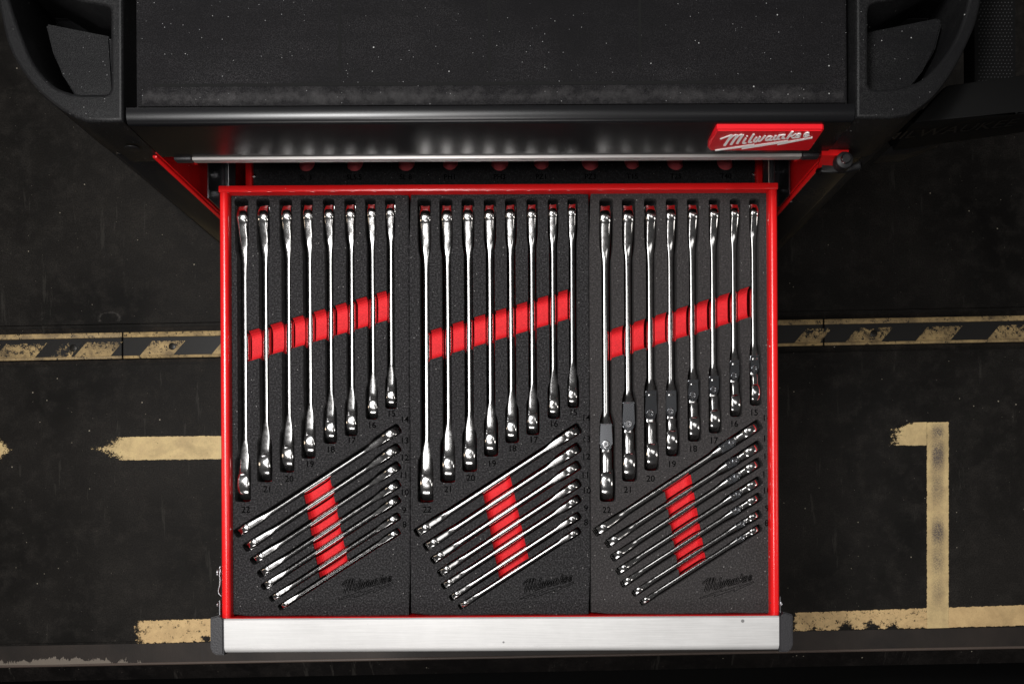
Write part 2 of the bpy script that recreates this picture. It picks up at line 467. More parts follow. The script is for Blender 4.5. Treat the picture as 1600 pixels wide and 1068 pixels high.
def pr5(u, v):
    px = lerp(1370, 1450, u)
    top = .5 * (1 - u) * 1.0
    a = (px - 1382) / 45
    return max(-.3, min(1.1, a * .9 + .1 - max(0, (.28 * (1 - u) + .1 - v)) * 3, (1 - v) * 11 + .2, (v + .2 * u) * 11 - (1 - u) * 2))
patch('painted_line', 1370, 1448, (661, 659), (696, 696.5), ZF + .0012, M['paint'], fl2, pr5, nx=60, ny=30)
# rounded scuff left of the strip
def prs(u, v):
    r = math.hypot((u - .5) * 2, (v - .5) * 2)
    return .42 * math.exp(-((r - .8) / .2) ** 2) * (v < .75) + .15 * (r < .8)
patch('floor_scuff', 150, 192, (485, 484), (510, 509), ZF + .0012, paint_material('chalky_scuff', (.09, .08, .07), (.06, .055, .05), 220, .45, sharp=3, opac=.6), fl, prs, nx=30, ny=20)

# hazard strip across the floor
strip = thing('floor_strip', 'worn yellow and black striped metal strip let into the dark floor, running across behind the open drawer', 'floor strip', P(640, 530, 0))
def child_ofs(o, parent):
    o.parent = parent; o.matrix_parent_inverse = Matrix.Translation(-parent.location); return o
def seg(x0, x1):
    a = lambda px: sA(px); b = lambda px: sB(px)
    bm = bmesh.new()
    def bar(l0, l1, z0, z1):
        T = [P(x0, l0(x0), z1), P(x0, l1(x0), z1), P(x1, l1(x1), z1), P(x1, l0(x1), z1)]
        hull_solid(bm, T, [q - Vector((0, 0, z1 - z0)) for q in T])
    bar(a, b, -.007, .001)
    bevel(bm, .0005, 1)
    s = child_ofs(obj('strip_plate', bm, mat('strip_base_black', (.010, .0095, .009), .45) if 'sb' not in M else M['sb'], None, True, 40), strip)
    M['sb'] = s.data.materials[0]
    bm = bmesh.new(); bar(a, lambda px: a(px) + 8, .0005, .0045); bevel(bm, .0012, 2)
    child_ofs(tagattr(obj('strip_ridge', bm, M['strip_paint'], None, True, 40), .72), s).matrix_parent_inverse = Matrix.Translation(-strip.location) if False else Matrix.Identity(4)
    bm = bmesh.new(); bar(lambda px: b(px) - 4.5, b, .0005, .0042); bevel(bm, .0010, 2)
    child_ofs(tagattr(obj('strip_edge', bm, M['strip_paint'], None, True, 40), .75), s).matrix_parent_inverse = Matrix.Identity(4)
    return s
def tagattr(o, val):
    me = o.data
    a = me.attributes.new("presence", 'FLOAT', 'POINT')
    a.data.foreach_set("value", [val] * len(me.vertices)); return o
segs = [seg(-900, 190), seg(192.5, 720), seg(722, 1286), seg(1288.5, 2500)]
def stripes(x0, x1, s, list_, worn):
    for (bx, wd, pres) in list_:
        yt = lambda px: sA(px) + 14.5; yb = lambda px: sB(px) - 3.5
        sk = 20
        x_0, x_1 = bx, bx + wd
        def pres_f(u, v, p=pres):
            return p - .35 * max(0, .35 - v) * 2 + (.2 if v > .8 else 0)
        o = patch('hazard_stripe', x_0, x_1, (yt(x_0), yt(x_1)), (yb(x_0), yb(x_1)), .0016, M['strip_paint'], None, pres_f, nx=20, ny=10, skew=sk)
        child_ofs(o, s).matrix_parent_inverse = Matrix.Identity(4)
stripes(0, 190, segs[0], [(-180, 48, .6), (-80, 62, .6), (-10, 64, .62), (78, 32, .35), (115, 57, .68)], 1)
stripes(192, 343, segs[1], [(218, 52, .72), (330, 50, .7)], 1)
stripes(1217, 1286, segs[2], [(1150, 40, .6), (1240, 40, .62)], 1)
stripes(1288, 1600, segs[3], [(1320, 56, .6), (1430, 54, .66), (1542, 56, .62), (1655, 56, .6)], 1)
for px, py, s in ((115, 543.5, 0), (269.5, 541, 1), (1365, 521, 3)):
    bm = bmesh.new(); c = P(px, py, .0005)
    lathe(bm, c, (0, 0, 1), [(.0068, 0), (.0068, .0016), (.0058, .0022), (0, .0022)], 20)
    child_ofs(obj('bolt_head', bm, mat('dark_bolt', (.03, .028, .025), .4, .6) if 'bolt' not in M else M['bolt'], None, True, 40), segs[s]).matrix_parent_inverse = Matrix.Identity(4)

# ------------------------------------------------------------------ tool chest
YF = 0.3068                       # front plane of the cabinet
ZT, ZR, ZFo = 0.952, 0.810, 0.800   # worktop edge, drawer rim, foam top
CX = -0.0285; XL, XR = CX - .334, CX + .334
YB = YF + .50
chest = thing('tool_chest', 'black steel roller tool chest with red interior, its second drawer pulled fully open', 'tool chest', (0, 0, 0))
# carcass: sides, back, pillars
IL, IR = CX - .294, CX + .294
boxes('side_panel', [(XL, IL - .002, YF + .002, YB, .14, .885)], M['black_paint'], chest, .003)
boxes('side_panel', [(IR + .002, XR, YF + .002, YB, .14, .885)], M['black_paint'], chest, .003)
boxes('side_liner', [(IL - .0018, IL, YF + .001, YB - .02, .2, .89)], M['red'], chest)
boxes('side_liner', [(IR, IR + .0018, YF + .001, YB - .02, .2, .89)], M['red'], chest)
boxes('front_flange', [(IL - .006, IL - .0019, YF - .0015, YF + .001, .2, .886)], M['red'], chest, .0008)
boxes('front_flange', [(IR + .0019, IR + .006, YF - .0015, YF + .001, .2, .886)], M['red'], chest, .0008)
boxes('back_panel', [(XL + .01, XR - .01, YB - .018, YB - .001, .14, .885)], M['black_paint'], chest)
boxes('base_panel', [(XL + .001, XR - .001, YF + .003, YB - .02, .12, .139)], M['black_paint'], chest, .002)
for sx in (XL + .06, XR - .06):
    for sy in (YF + .07, YB - .07):
        c_ = bmesh.new(); cyl(c_, (sx - .016, sy, .055), (1, 0, 0), .054, .032, 28); bevel(c_, .006, 2)
        wobj = obj('caster', c_, M['plastic_clean'], chest, True, 40)
        boxes('caster_fork', [(sx - .024, sx - .018, sy - .02, sy + .02, .05, .12), (sx + .018, sx + .024, sy - .02, sy + .02, .05, .12), (sx - .03, sx + .03, sy - .03, sy + .03, .1125, .12)], M['steel'], wobj, .001)
# pressed ribs on the red liners
for sx, X in ((1, IL), (-1, IR)):
    bm = bmesh.new()
    for yy in (YF + .028, ):
        tube(bm, [(X + sx * .0005, yy, .885), (X + sx * .0005, yy, .81)], .003, 8)
        cyl(bm, (X, yy, .803), (sx, 0, 0), .004, .003, 12)
    obj('liner_rib', bm, M['red'], chest, True, 50)
# front edge of the worktop: rolled lip + black fascia
xl, xr = P(197, 188, ZT).x, P(1336, 184, ZT).x
yl0 = P(760, 165, ZT).y
bm = bmesh.new()
prof = [(YF + .0, .8835), (YF, ZT - .006), (YF + .0004, ZT - .0035), (YF + .0015, ZT - .0020), (YF + .0035, ZT - .0010), (YF + .0062, ZT - .0003), (YF + .0095, ZT), (yl0, ZT - .0005), (yl0, ZT - .020), (YF + .004, ZT - .022), (YF + .004, .8835)]
n = len(prof); L = []; Rr = []
NS = 1
for y, z in prof:
    dl = (ZT - z)  # fascia ends follow the corner pieces
    L.append(bm.verts.new((xl, y, z))); Rr.append(bm.verts.new((xr, y, z)))
bm.faces.new(L); bm.faces.new(Rr[::-1])
for i in range(n):
    bm.faces.new((L[i], L[(i + 1) % n], Rr[(i + 1) % n], Rr[i]))
M['gloss'] = mat('glossy_black_paint', (.004, .004, .0045), .27, spec=.26); NT(M['gloss'])
obj('front_fascia', bm, M['gloss'], chest, True, 50)
# top drawer (closed): the aluminium pull under the fascia with black ends
px0, px1 = PV(297, 244, YF).x, PV(1251, 244, YF).x
za, zb = .8825, .8745
bm = bmesh.new(); box(bm, px0, px1, YF - .0025, YF + .012, zb, za); bevel(bm, .0015, 2)
pull = obj('drawer_front', bm, mat('dull_aluminium', (.50, .48, .47), .5, .85), chest, True, 40)
pull['label'] = 'closed top drawer with dull aluminium pull'
boxes('end_cap', [(px0 - .016, px0 - .0003, YF - .0022, YF + .012, zb - .001, za)], M['cap'], pull, .0015)
boxes('end_cap', [(px1 + .0003, px1 + .016, YF - .0022, YF + .012, zb - .001, za)], M['cap'], pull, .0015)
boxes('drawer_base', [(IL + .012, IR - .012, YF + .013, YB - .03, .876, .878)], M['black_paint'], pull)

# worktop mat, gutter, corner bins
mL, mR = P(214, 90, ZT - .006).x, P(1322, 90, ZT - .006).x
gutL, gutR = P(193, 100, ZT).x + .001, P(1339, 100, ZT).x - .001
boxes('worktop_base', [(gutL, gutR, yl0 + .0015, YB, ZT - .05, ZT - .028)], M['plastic_clean'], chest)
bm = bmesh.new(); box(bm, mL, mR, yl0 + .001, YB - .01, ZT - .0275, ZT - .004)
bmesh.ops.bevel(bm, geom=[e for e in bm.edges if all(v.co.z > ZT - .01 for v in e.verts)], offset=.0015, segments=2, affect='EDGES')
obj('worktop_mat', bm, M['mat'], chest, True, 40)
bm = bmesh.new()
for px in (531, 765, 1000):
    x = P(px, 90, ZT - .004).x
    box(bm, x - .0011, x + .0011, yl0 + .03, YB - .05, ZT - .006, ZT - .00385)
y = P(765, 131, ZT - .004).y
box(bm, P(240, 90, ZT - .004).x, P(1290, 90, ZT - .004).x, y - .0012, y + .0012, ZT - .006, ZT - .00375)
obj('mat_crease', bm, mat('mat_crease_black', (.005, .005, .005), .8, spec=.1), chest)
# dirt band along the front of the mat
def dprs(u, v): return .16 + .36 * math.exp(-((v - .55) / .3) ** 2) + .05 * math.sin(u * 21) + .03 * math.sin(u * 57) - .35 * max(0, .06 - u) * 10 - .12 * u
M['dustp'] = paint_material('grey_dust', (.085, .08, .08), (.06, .057, .057), 70, .7, sharp=1.2, opac=.26)
patch('dust_band', 222, 1318, (136, 132), (164.5, 161), ZT - .0034, M['dustp'], chest, dprs, nx=300, ny=10)

def corner(name, outer_px, hole_px, floor_px, label=None):
    z1 = ZT + .001
    outer = [tuple(P(*p, z1)[:2]) for p in outer_px]; hole = [tuple(P(*p, z1)[:2]) for p in hole_px]
    o = solid_2d(name, outer, [hole], z1 - .085, z1, .0028, M['plastic'], chest, 3)
    cx = sum(p[0] for p in outer) / len(outer); cy = sum(p[1] for p in outer) / len(outer)
    sk = [(lerp(p[0], cx, .02), lerp(p[1], cy, .02)) for p in outer]
    solid_2d('corner_skirt', sk, [[(lerp(p[0], cx, -.01), lerp(p[1], cy, -.01)) for p in hole]], .14, z1 - .0855, .001, M['plastic_clean'], o, 1)
    bm = bmesh.new()
    T = [P(*p, z1 - .036) for p in floor_px]
    hull_solid(bm, T, [q - Vector((0, 0, .008)) for q in T])
    bmesh.ops.bevel(bm, geom=list(bm.edges), offset=.0018, segments=2, affect='EDGES')
    obj('bin_floor', bm, M['plastic'], o, True, 40)
    return o
UP = -420
oL = smooth_poly([(-14, -60), (-2, 10), (12, 70), (35, 113), (60, 143), (90, 168), (118, 184)], 5, False)
outer_l = oL + [(134, 190), (192, 190), (190, UP), (-60, UP), (-40, -250)]
hL = smooth_poly([(-2, -60), (14, 0), (27, 40), (45, 85), (62, 112), (86, 135), (112, 145)], 4, False)
hole_l = hL + [(130, 147), (162, 147), (169, 144.5), (172, 137), (172, 18), (170, 11), (163, 8), (120, 0), (20, -60)]
floor_l = [(70, 36), (172, 56), (178, 152), (118, 152), (98, 118), (82, 84)]
cL = corner('corner_bin', outer_l, hole_l, floor_l)
oR = smooth_poly([(1420, 180), (1458, 152), (1490, 110), (1515, 62), (1530, 20), (1543, -60)], 5, False)
outer_r = [(1338, 184), (1392, 184.5)] + oR + [(1575, -250), (1590, UP), (1338, UP)]
hR = smooth_poly([(1405, 137), (1440, 124), (1470, 95), (1495, 55), (1512, 5), (1524, -60)], 4, False)
hole_r = [(1357, 18), (1357, 130), (1360, 137), (1368, 139.5)] + hR + [(1490, -60), (1400, -2), (1368, 3), (1360, 7)]
floor_r = [(1352, 50), (1468, 27), (1473, 34), (1462, 78), (1441, 112), (1418, 145), (1352, 145)]
cR = corner('corner_bin', outer_r, hole_r, floor_r)
# front pillar noses beneath the corner bins (slanted inner edge)
# push button on the left nose
bm = bmesh.new(); c = PV(207, 232, YF - .001); lathe(bm, c, (0, -1, 0), [(.0065, 0), (.0065, .0006), (.006, .0008), (0, .0008)], 24)
obj('plug', bm, M['plastic_clean'], chest, True, 40)

# ---- logo strokes, in the 1600 x 480 frame of the badge
def arc(cx, cy, rx, ry, a0, a1, n=7):
    return [(cx + rx * math.cos(math.radians(lerp(a0, a1, i / n))), cy - ry * math.sin(math.radians(lerp(a0, a1, i / n)))) for i in range(n + 1)]
LOGO = [
    (17, [(205, 264), (270, 240), (350, 212)]), (27, [(345, 214), (300, 280), (255, 346)]),
    (13, [(318, 268), (365, 225), (408, 208)]), (27, [(415, 212), (375, 275), (335, 334)]),
    (13, [(392, 262), (440, 218), (478, 204)]), (27, [(485, 208), (450, 260), (412, 321)]),
    (22, [(522, 252), (488, 305), (500, 317), (525, 308)]), (20, [(540, 224), (536, 231)]),
    (22, [(622, 202), (562, 292), (572, 306), (598, 296)]),
    (20, [(655, 240), (622, 284), (636, 298), (660, 286), (700, 232)]), (20, [(700, 238), (672, 278), (686, 290), (712, 278), (765, 222)]),
    (18, [(845, 228), (805, 232), (772, 262), (782, 280), (812, 268), (848, 230)]), (19, [(848, 230), (820, 268), (834, 277), (852, 270)]),
    (20, [(898, 218), (868, 258), (880, 270), (905, 262), (945, 212)]), (20, [(950, 212), (920, 252), (932, 264), (950, 258)]),
    (20, [(1008, 206), (978, 246), (990, 258), (1010, 250)]), (14, [(950, 214), (975, 212), (1005, 206)]),
    (22, [(1108, 166), (1072, 212), (1038, 258)]), (15, [(1150, 196), (1100, 222), (1072, 226)]), (18, [(1090, 226), (1115, 248), (1140, 240)]),
    (15, [(1152, 228), (1185, 220), (1208, 200), (1188, 194), (1160, 212), (1146, 236), (1165, 244), (1200, 232)]),
    (15, [(1252, 216), (1288, 208), (1310, 188), (1290, 182), (1262, 200), (1248, 224), (1268, 232), (1318, 214)]),
]
BOLT = [(138, 400), (630, 326), (622, 342), (1048, 280), (1040, 294), (1356, 238), (1354, 252), (915, 338), (930, 318), (468, 390), (492, 366), (141, 410)]
def ribbon(bm, pts, wd, fn, vs=1.0):
    """flat stroke of width wd (in the frame, before the vertical stretch vs) mapped by fn"""
    pts = smooth_poly([(p[0], p[1]) for p in pts], 4, False) if len(pts) > 2 else pts
    hw = wd / 2; Ls = []; Rs = []
    for i, p in enumerate(pts):
        a = pts[max(i - 1, 0)]; b = pts[min(i + 1, len(pts) - 1)]
        dx, dy = b[0] - a[0], (b[1] - a[1]) * 2.36; l = math.hypot(dx, dy) or 1
        nx_, ny_ = -dy / l * hw, dx / l * hw / 2.36
        Ls.append(bm.verts.new(fn(p[0] + nx_, p[1] + ny_))); Rs.append(bm.verts.new(fn(p[0] - nx_, p[1] - ny_)))
    for i in range(len(pts) - 1):
        try: bm.faces.new((Ls[i], Ls[i + 1], Rs[i + 1], Rs[i]))
        except ValueError: pass
def logo_bm(fn, grow=0.0, lift=Vector((0, 0, 0)), bolt='fill', step=Vector((0, 0, .000006))):
    bm = bmesh.new()
    for k, (wd, pts) in enumerate(LOGO):
        ribbon(bm, pts, wd * 1.15 + grow, lambda x, y: fn(x, y) + lift + step * k)
    if bolt == 'fill':
        bm.faces.new([bm.verts.new(fn(*p) + lift) for p in BOLT])
    elif bolt == 'line':
        for i in range(len(BOLT)):
            ribbon(bm, [BOLT[i], BOLT[(i + 1) % len(BOLT)]], 8, lambda x, y: fn(x, y) + lift + step * (i + 30))
    return bm
# ---- badge
YBd = YF - .0052
def bp(x, y, Y): return PV(1100 + x / 8, 185 + y / 8, Y)
bo = [(150, 150), (1500, 146), (1505, 150), (1325, 405), (1312, 408), (75, 408), (42, 370), (45, 345), (138, 158)]
front = [bp(x, y, YBd) for x, y in [(165, 150), (1480, 150), (1497, 160), (1330, 398), (1305, 407), (72, 407), (46, 372), (50, 350), (150, 160)]]
backp = [Vector((p.x, YF + .0005, p.z)) for p in front]
bm = bmesh.new(); hull_solid(bm, front, backp); bmesh.ops.recalc_face_normals(bm, faces=bm.faces)
bmesh.ops.bevel(bm, geom=[e for e in bm.edges if all(abs(v.co.y - YBd) < 1e-5 for v in e.verts)], offset=.0012, segments=3, affect='EDGES')
badge = obj('badge', bm, M['badge'], chest, True, 40)
badge['label'] = 'red slanted badge with white script lettering over a bolt'
lb = logo_bm(lambda x, y: bp(x, y, YBd - .0006), step=Vector((0, -.000008, 0)))
ext = bmesh.ops.extrude_face_region(lb, geom=list(lb.faces))
bmesh.ops.translate(lb, vec=(0, .0007, 0), verts=[v for v in ext['geom'] if isinstance(v, bmesh.types.BMVert)])
obj('badge_lettering', lb, M['white'], badge)

# right side: red bracket, black knob and plastic side shelf
bm = bmesh.new()
T = [PV(*p, YF - .004) for p in ((1284, 243), (1326, 243), (1330, 262), (1278, 262))]
hull_solid(bm, T, [q + Vector((0, .006, 0)) for q in T])
obj('hinge_bracket', bm, M['red'], chest)
bm = bmesh.new(); kc = PV(1316, 254, YF - .010)
lathe(bm, kc - Vector((0, 0, .004)), (0, 0, 1), [(0, .012), (.005, .012), (.0072, .0105), (.0078, .002), (.0065, 0), (0, 0)], 24)
knob = obj('knob', bm, M['plastic_clean'], chest, True, 40)
bm = bmesh.new(); lathe(bm, kc + Vector((0, 0, .0075)), (0, 0, 1), [(0, .003), (.0035, .003), (.0045, .0015), (.0045, 0)], 16); obj('knob_screw', bm, M['chrome_dark'], knob, True, 40)
bm = bmesh.new(); tube(bm, [PV(*p, YF - .006) for p in ((1280, 268), (1284, 263), (1320, 265), (1345, 258))], .0035, 8)
obj('bracket_bar', bm, M['plastic_clean'], chest, True)
bm = bmesh.new()
zS = .90
crest = [P(1425, 193, zS), P(1590, 173, zS), P(1640, 176, zS - .004), P(1640, 110, zS), P(1480, 132, zS)]
hull_solid(bm, crest, [q - Vector((0, 0, .03)) for q in crest]); bevel(bm, .003, 2)
M['plastic_dark'] = mat('matt_black_plastic', (.003, .003, .003), .6, spec=.08)
shelf = obj('side_shelf', bm, M['plastic_dark'], chest, True, 40)
bm = bmesh.new()
A = [P(1425, 194, zS - .002), P(1600, 174, zS - .002), P(1650, 200, zS - .06), P(1395, 236, zS - .06)]
hull_solid(bm, A, [q - Vector((0, -.02, .02)) for q in A]); bevel(bm, .002, 2)
sf = obj('shelf_front', bm, M['plastic_dark'], shelf, True, 40)
bm = bmesh.new()
A = [P(1375, 243, .83), P(1396, 226, .845), P(1480, 218, .845), P(1420, 240, .83)]
hull_solid(bm, A, [q - Vector((0, 0, .02)) for q in A]); bevel(bm, .0015, 2)
obj('shelf_foot', bm, M['plastic'], shelf, True, 40)
me = text_mesh("MILWAUKEE", .022)
o = obj_me('shelf_lettering', me, M['plastic'], shelf)
A0, A1, A3 = A_ = (P(1425, 194, zS - .002), P(1600, 174, zS - .002), P(1395, 236, zS - .06))
ux = (A1 - A0).normalized(); dn = (A3 - A0); dn = (dn - ux * dn.dot(ux)).normalized(); uz = ux.cross(-dn).normalized()
if uz.z < 0: uz = -uz
cc = (A0 + A1) / 2 + dn * .022 + uz * .0006 - ux * .006
o.matrix_local = Matrix((( ux.x, -dn.x, uz.x, cc.x), (ux.y, -dn.y, uz.y, cc.y), (ux.z, -dn.z, uz.z, cc.z), (0, 0, 0, 1)))
# perforated panel at the far right
zP = .86
bm = bmesh.new(); a, b = P(1523, 130, zP), P(1586, -60, zP); box(bm, a.x, b.x, a.y, b.y, zP - .02, zP)
pp = obj('perforated_panel', bm, M['plastic_dark'], chest)
bm = bmesh.new()
for i in range(10):
    for j in range(34):
        c = P(1530 + i * 5.4 + (j % 2) * 2.7, 126 - j * 5.3, zP)
        lathe(bm, c, (0, 0, 1), [(.00085, 0), (.0006, .0005), (0, .0006)], 6)
o = obj('mesh_dimples', bm, M['plastic_clean'], pp, True); o['kind'] = 'stuff'

# ------------------------------------------------------------------ open drawer
def rect(px, py, z): return P(px, py, z)
dxl = P(343.2, 620, ZR).x; dxr = P(1217.5, 620, ZR).x
dyb = P(780, 288.5, ZR).y; dyf = P(780, 964.5, ZR).y
RW = .0087; ZB = .742
drawer = boxes('drawer', [(dxl + .003, dxr - .003, dyf, dyb - .001, ZB, ZB + .0015)], M['red'], chest)
drawer['label'] = 'open red drawer with wide pale aluminium pull'
def rail_sweep(name, x0, x1, y0, y1):
    """rolled side rim: rounded section swept along y, wall below"""
    bm = bmesh.new(); xc = (x0 + x1) / 2; hw = (x1 - x0) / 2
    pr = []
    for i in range(17):
        a = math.pi * i / 16
        pr.append((xc + hw * math.copysign(abs(math.cos(a)) ** .8, math.cos(a)), ZR - .0055 + .0055 * abs(math.sin(a)) ** .8))
    pr = [(x1, ZR - .012)] + pr + [(x0, ZR - .012)]
    a = [bm.verts.new((p[0], y0, p[1])) for p in pr]; b = [bm.verts.new((p[0], y1, p[1])) for p in pr]
    n = len(pr)
    bm.faces.new(a); bm.faces.new(b[::-1])
    for i in range(n): bm.faces.new((a[i], a[(i + 1) % n], b[(i + 1) % n], b[i]))
    return obj(name, bm, M['red'], drawer, True, 60)
rail_sweep('side_rim', dxl, dxl + RW, dyf + .001, dyb - .006)
rail_sweep('side_rim', dxr - RW, dxr, dyf + .001, dyb - .006)
boxes('side_wall', [(dxl + .004, dxl + .0065, dyf, dyb - .006, ZB, ZR - .0118)], M['red'], drawer)
boxes('side_wall', [(dxr - .0065, dxr - .004, dyf, dyb - .006, ZB, ZR - .0118)], M['red'], drawer)
boxes('back_rim', [(dxl, dxr, dyb - .0058, dyb + .0004, ZR - .004, ZR + .0006)], M['red'], drawer, .0007, 2)
boxes('back_wall', [(dxl + .0022, dxr - .0022, dyb - .0058, dyb - .0040, ZB, ZR - .0042)], M['red'], drawer)
boxes('front_wall', [(dxl + .0022, dxr - .0022, dyf - .0005, dyf + .0012, ZB, ZR - .001)], M['red'], drawer, .0005, 1)
# aluminium pull
hz = ZR + .004
hx0, hx1 = P(350, 990, hz).x, P(1217.5, 990, hz).x
hy0, hy1 = P(780, 964.2, hz).y, P(780, 1018.5, hz).y
bm = bmesh.new()
pr = [(hy0, hz - .001), (hy0 - .0012, hz), (hy1 + .0062, hz - .0004), (hy1 + .0050, hz - .0006), (hy1 + .0026, hz - .0020), (hy1 + .0008, hz - .0044), (hy1, hz - .009), (hy1, hz - .045), (hy1 + .003, hz - .052), (hy1 + .006, hz - .052), (hy1 + .006, hz - .006), (hy0 - .006, hz - .006), (hy0 - .001, hz - .010), (hy0, hz - .010)]
a = [bm.verts.new((hx0, y, z)) for y, z in pr]; b = [bm.verts.new((hx1, y, z)) for y, z in pr]
bm.faces.new(a); bm.faces.new(b[::-1])
for i in range(len(pr)): bm.faces.new((a[i], a[(i + 1) % len(pr)], b[(i + 1) % len(pr)], b[i]))
obj('drawer_pull', bm, M['alu'], drawer, True, 40)
for s, (pa, pb) in ((-1, (328.5, 349.6)), (1, (1217.9, 1239))):
    bm = bmesh.new()
    xa, xb = P(pa, 990, hz).x, P(pb, 990, hz).x
    out, inn = (xa, xb) if s < 0 else (xb, xa)
    d = abs(xb - xa); q = 1 if s < 0 else -1
    pts = [(inn, hy0 + .0005), (inn, hy1 - .0010), (out + q * d * .42, hy1 - .0010), (out + q * d * .15, hy1 + .0012), (out, hy1 + .006), (out - q * 0, hy0 - .0002), (out + q * d * .05, hy0 + .0015), (out + q * .7 * d, hy0 + .0040), (out + q * .74 * d, hy0 + .0005)]
    prism(bm, pts, hz - .052, hz + .0006)
    bmesh.ops.bevel(bm, geom=[e for e in bm.edges if all(v.co.z > hz for v in e.verts)], offset=.0012, segments=3, affect='EDGES')
    obj('end_cap', bm, M['cap'], drawer, True, 40)
# hem of red sheet at the front corners, rivets, latches, slides
for px, py in ((353.5, 943.5), (1205, 941)):
    bm = bmesh.new(); c = P(px, py, ZR - .004); sx = 1 if px < 800 else -1
    lathe(bm, c - Vector((sx * .002, 0, 0)), (sx, 0, .35), [(.0030, 0), (.0028, .0014), (.0016, .0026), (0, .003)], 16)
    obj('rivet', bm, M['chrome'], drawer, True)
bm = bmesh.new()
zc = ZR - .006
tube(bm, [P(*p, zc) for p in ((347, 931), (342, 927), (341, 922), (343.5, 914), (344, 905), (343, 898), (344.5, 890), (343, 886), (346, 884))], .0009, 8)
tube(bm, [P(*p, zc) for p in ((339, 899), (340, 889))], .0011, 8)
obj('latch_spring', bm, M['steel'], drawer, True)
boxes('latch_plate', [(P(342, 950, zc).x, P(344.2, 950, zc).x, P(342, 966, zc).y, P(342, 937, zc).y, zc - .01, zc)], M['steel'], drawer, .0003, 1)
boxes('latch_plate', [(P(1218.2, 950, zc).x, P(1220.4, 950, zc).x, P(1218, 962, zc).y, P(1218, 931, zc).y, zc - .01, zc)], M['steel'], drawer, .0003, 1)
for px, py in ((339.5, 944), (1221.5, 943)):
    bm = bmesh.new(); c = P(px, py, zc); lathe(bm, c, (-1 if px < 800 else 1, 0, 0), [(0, -.0012), (.0022, -.001), (.0022, .0), (0, .0006)], 14); obj('rivet', bm, M['steel'], drawer, True)
zs = ZR - .022
for s, xe in ((-1, dxl), (1, dxr)):
    a = xe + s * .0005; b = xe + s * .0165
    lo, hi = min(a, b), max(a, b)
    y_in = YF + .02
    boxes('slide_rail', [(xe - s * .003 if s > 0 else a - .0003, xe + .0003 if s > 0 else a + .003, dyf + .29, YB - .06, zs - .02, zs)], M['steel'], drawer, .0004, 1)
    sl = boxes('cabinet_rail', [(lo, hi, YF - .005, YB - .06, zs - .03, zs - .028), (lo, lo + .0012, YF - .005, YB - .06, zs - .028, zs + .006), (hi - .0012, hi, YF - .005, YB - .06, zs - .028, zs + .006)], M['rail'], chest)
    bm = bmesh.new()
    for yy in (YF + .012, YF + .032, YF + .06): lathe(bm, ((lo + hi) / 2, yy, zs - .028), (0, 0, 1), [(.0042, 0), (.0042, .002), (.002, .0032), (0, .0034)], 14)
    obj('slide_screw', bm, M['chrome_dark'], sl, True, 40)

# closed drawer beneath, seen through the gap
ZR3 = .708
xA, xB = P(389, 270, ZR3).x, P(1186, 268, ZR3).x
d3 = boxes('drawer', [(xA, xB, YF + .003, YB - .05, ZR3 - .06, ZR3 - .058)], M['red'], chest)
d3['label'] = 'closed drawer beneath the open one'
boxes('side_rim', [(xA - .004, xA + .003, YF + .003, YB - .05, ZR3 - .058, ZR3)], M['red'], d3, .001)
boxes('side_rim', [(xB - .003, xB + .004, YF + .003, YB - .05, ZR3 - .058, ZR3)], M['red'], d3, .001)
boxes('drawer_pull', [(IL + .01, IR - .01, YF - .03, YF + .0025, ZR3 - .06, ZR3 + .004)], M['alu'], d3, .003)
for px, py in ((397.5, 275.5), (1177, 273)):
    bm = bmesh.new(); c = P(px, py, ZR3 - .006); lathe(bm, c, (0, 0, 1), [(.003, 0), (.0028, .0014), (.0016, .0026), (0, .003)], 16)
    obj('rivet', bm, M['chrome'], d3, True)
for z in (.60, .49, .33, .17):
    boxes('closed_drawer', [(IL + .008, IR - .008, YF - .001, YF + .02, z - .006, z + .08)], M['black_paint'], chest, .003)
    boxes('drawer_pull', [(IL + .01, IR - .01, YF - .026, YF - .0012, z + .055, z + .085)], M['alu'], chest, .003)

# screwdriver foam in the lower drawer with round red finger holes
ZL = ZR3 - .004
M['lightened_dome'] = mat('lightened_dome_foam', (.95, .16, .18), .8, spec=.2)  # red foam lightened in its colour, standing in for light missing in the gap
holes = [(478, "SL 3"), (553.5, "SL5.5"), (634, "SL 8"), (703, "PH1"), (780.5, "PH3"), (846, "PZ1"), (922.5, "PZ3"), (988, "T15"), (1056, "T25"), (1134, "T40")]
x0, x1 = xA + .0035, xB - .0035
lt = thing('foam_tray', 'black foam insert with round red finger holes in the closed drawer behind the open one', 'foam tray', ((x0 + x1) / 2, YF + .15, ZL - .03))
def circ(c, r, n=32): return [(c[0] + r * math.cos(2 * math.pi * i / n), c[1] + r * math.sin(2 * math.pi * i / n)) for i in range(n)]
def make_cut(name, base_bm, cutters, m, parent=None, angle=40, smooth=False):
    o = obj(name, base_bm, m, parent)
    cs = []
    for i, cb in enumerate(cutters):
        c = obj('cutter', cb, None); cs.append(c)
        md = o.modifiers.new('b%d' % i, 'BOOLEAN'); md.operation = 'DIFFERENCE'; md.solver = 'EXACT'; md.object = c
    bpy.context.view_layer.update()
    me = eval_mesh(o); o.modifiers.clear(); old = o.data; o.data = me; bpy.data.meshes.remove(old)
    me.materials.clear(); me.materials.append(m)
    for c in cs: bpy.data.objects.remove(c)
    return o
rows = [(P(px, 253.5 - (px - 478) * .003, ZL), 0.0098 if s not in ("PH1", "PZ1", "T15") else .0088) for px, s in holes]
bm = bmesh.new(); box(bm, x0, x1, YF + .006, YF + .2, ZL - .010, ZL)
cb = bmesh.new()
for c, r in rows: prism(cb, circ(c, r), ZL - .02, ZL + .01)
lay = make_cut('foam_layer', bm, [cb], M['foam_c']); child_ofs(lay, lt)
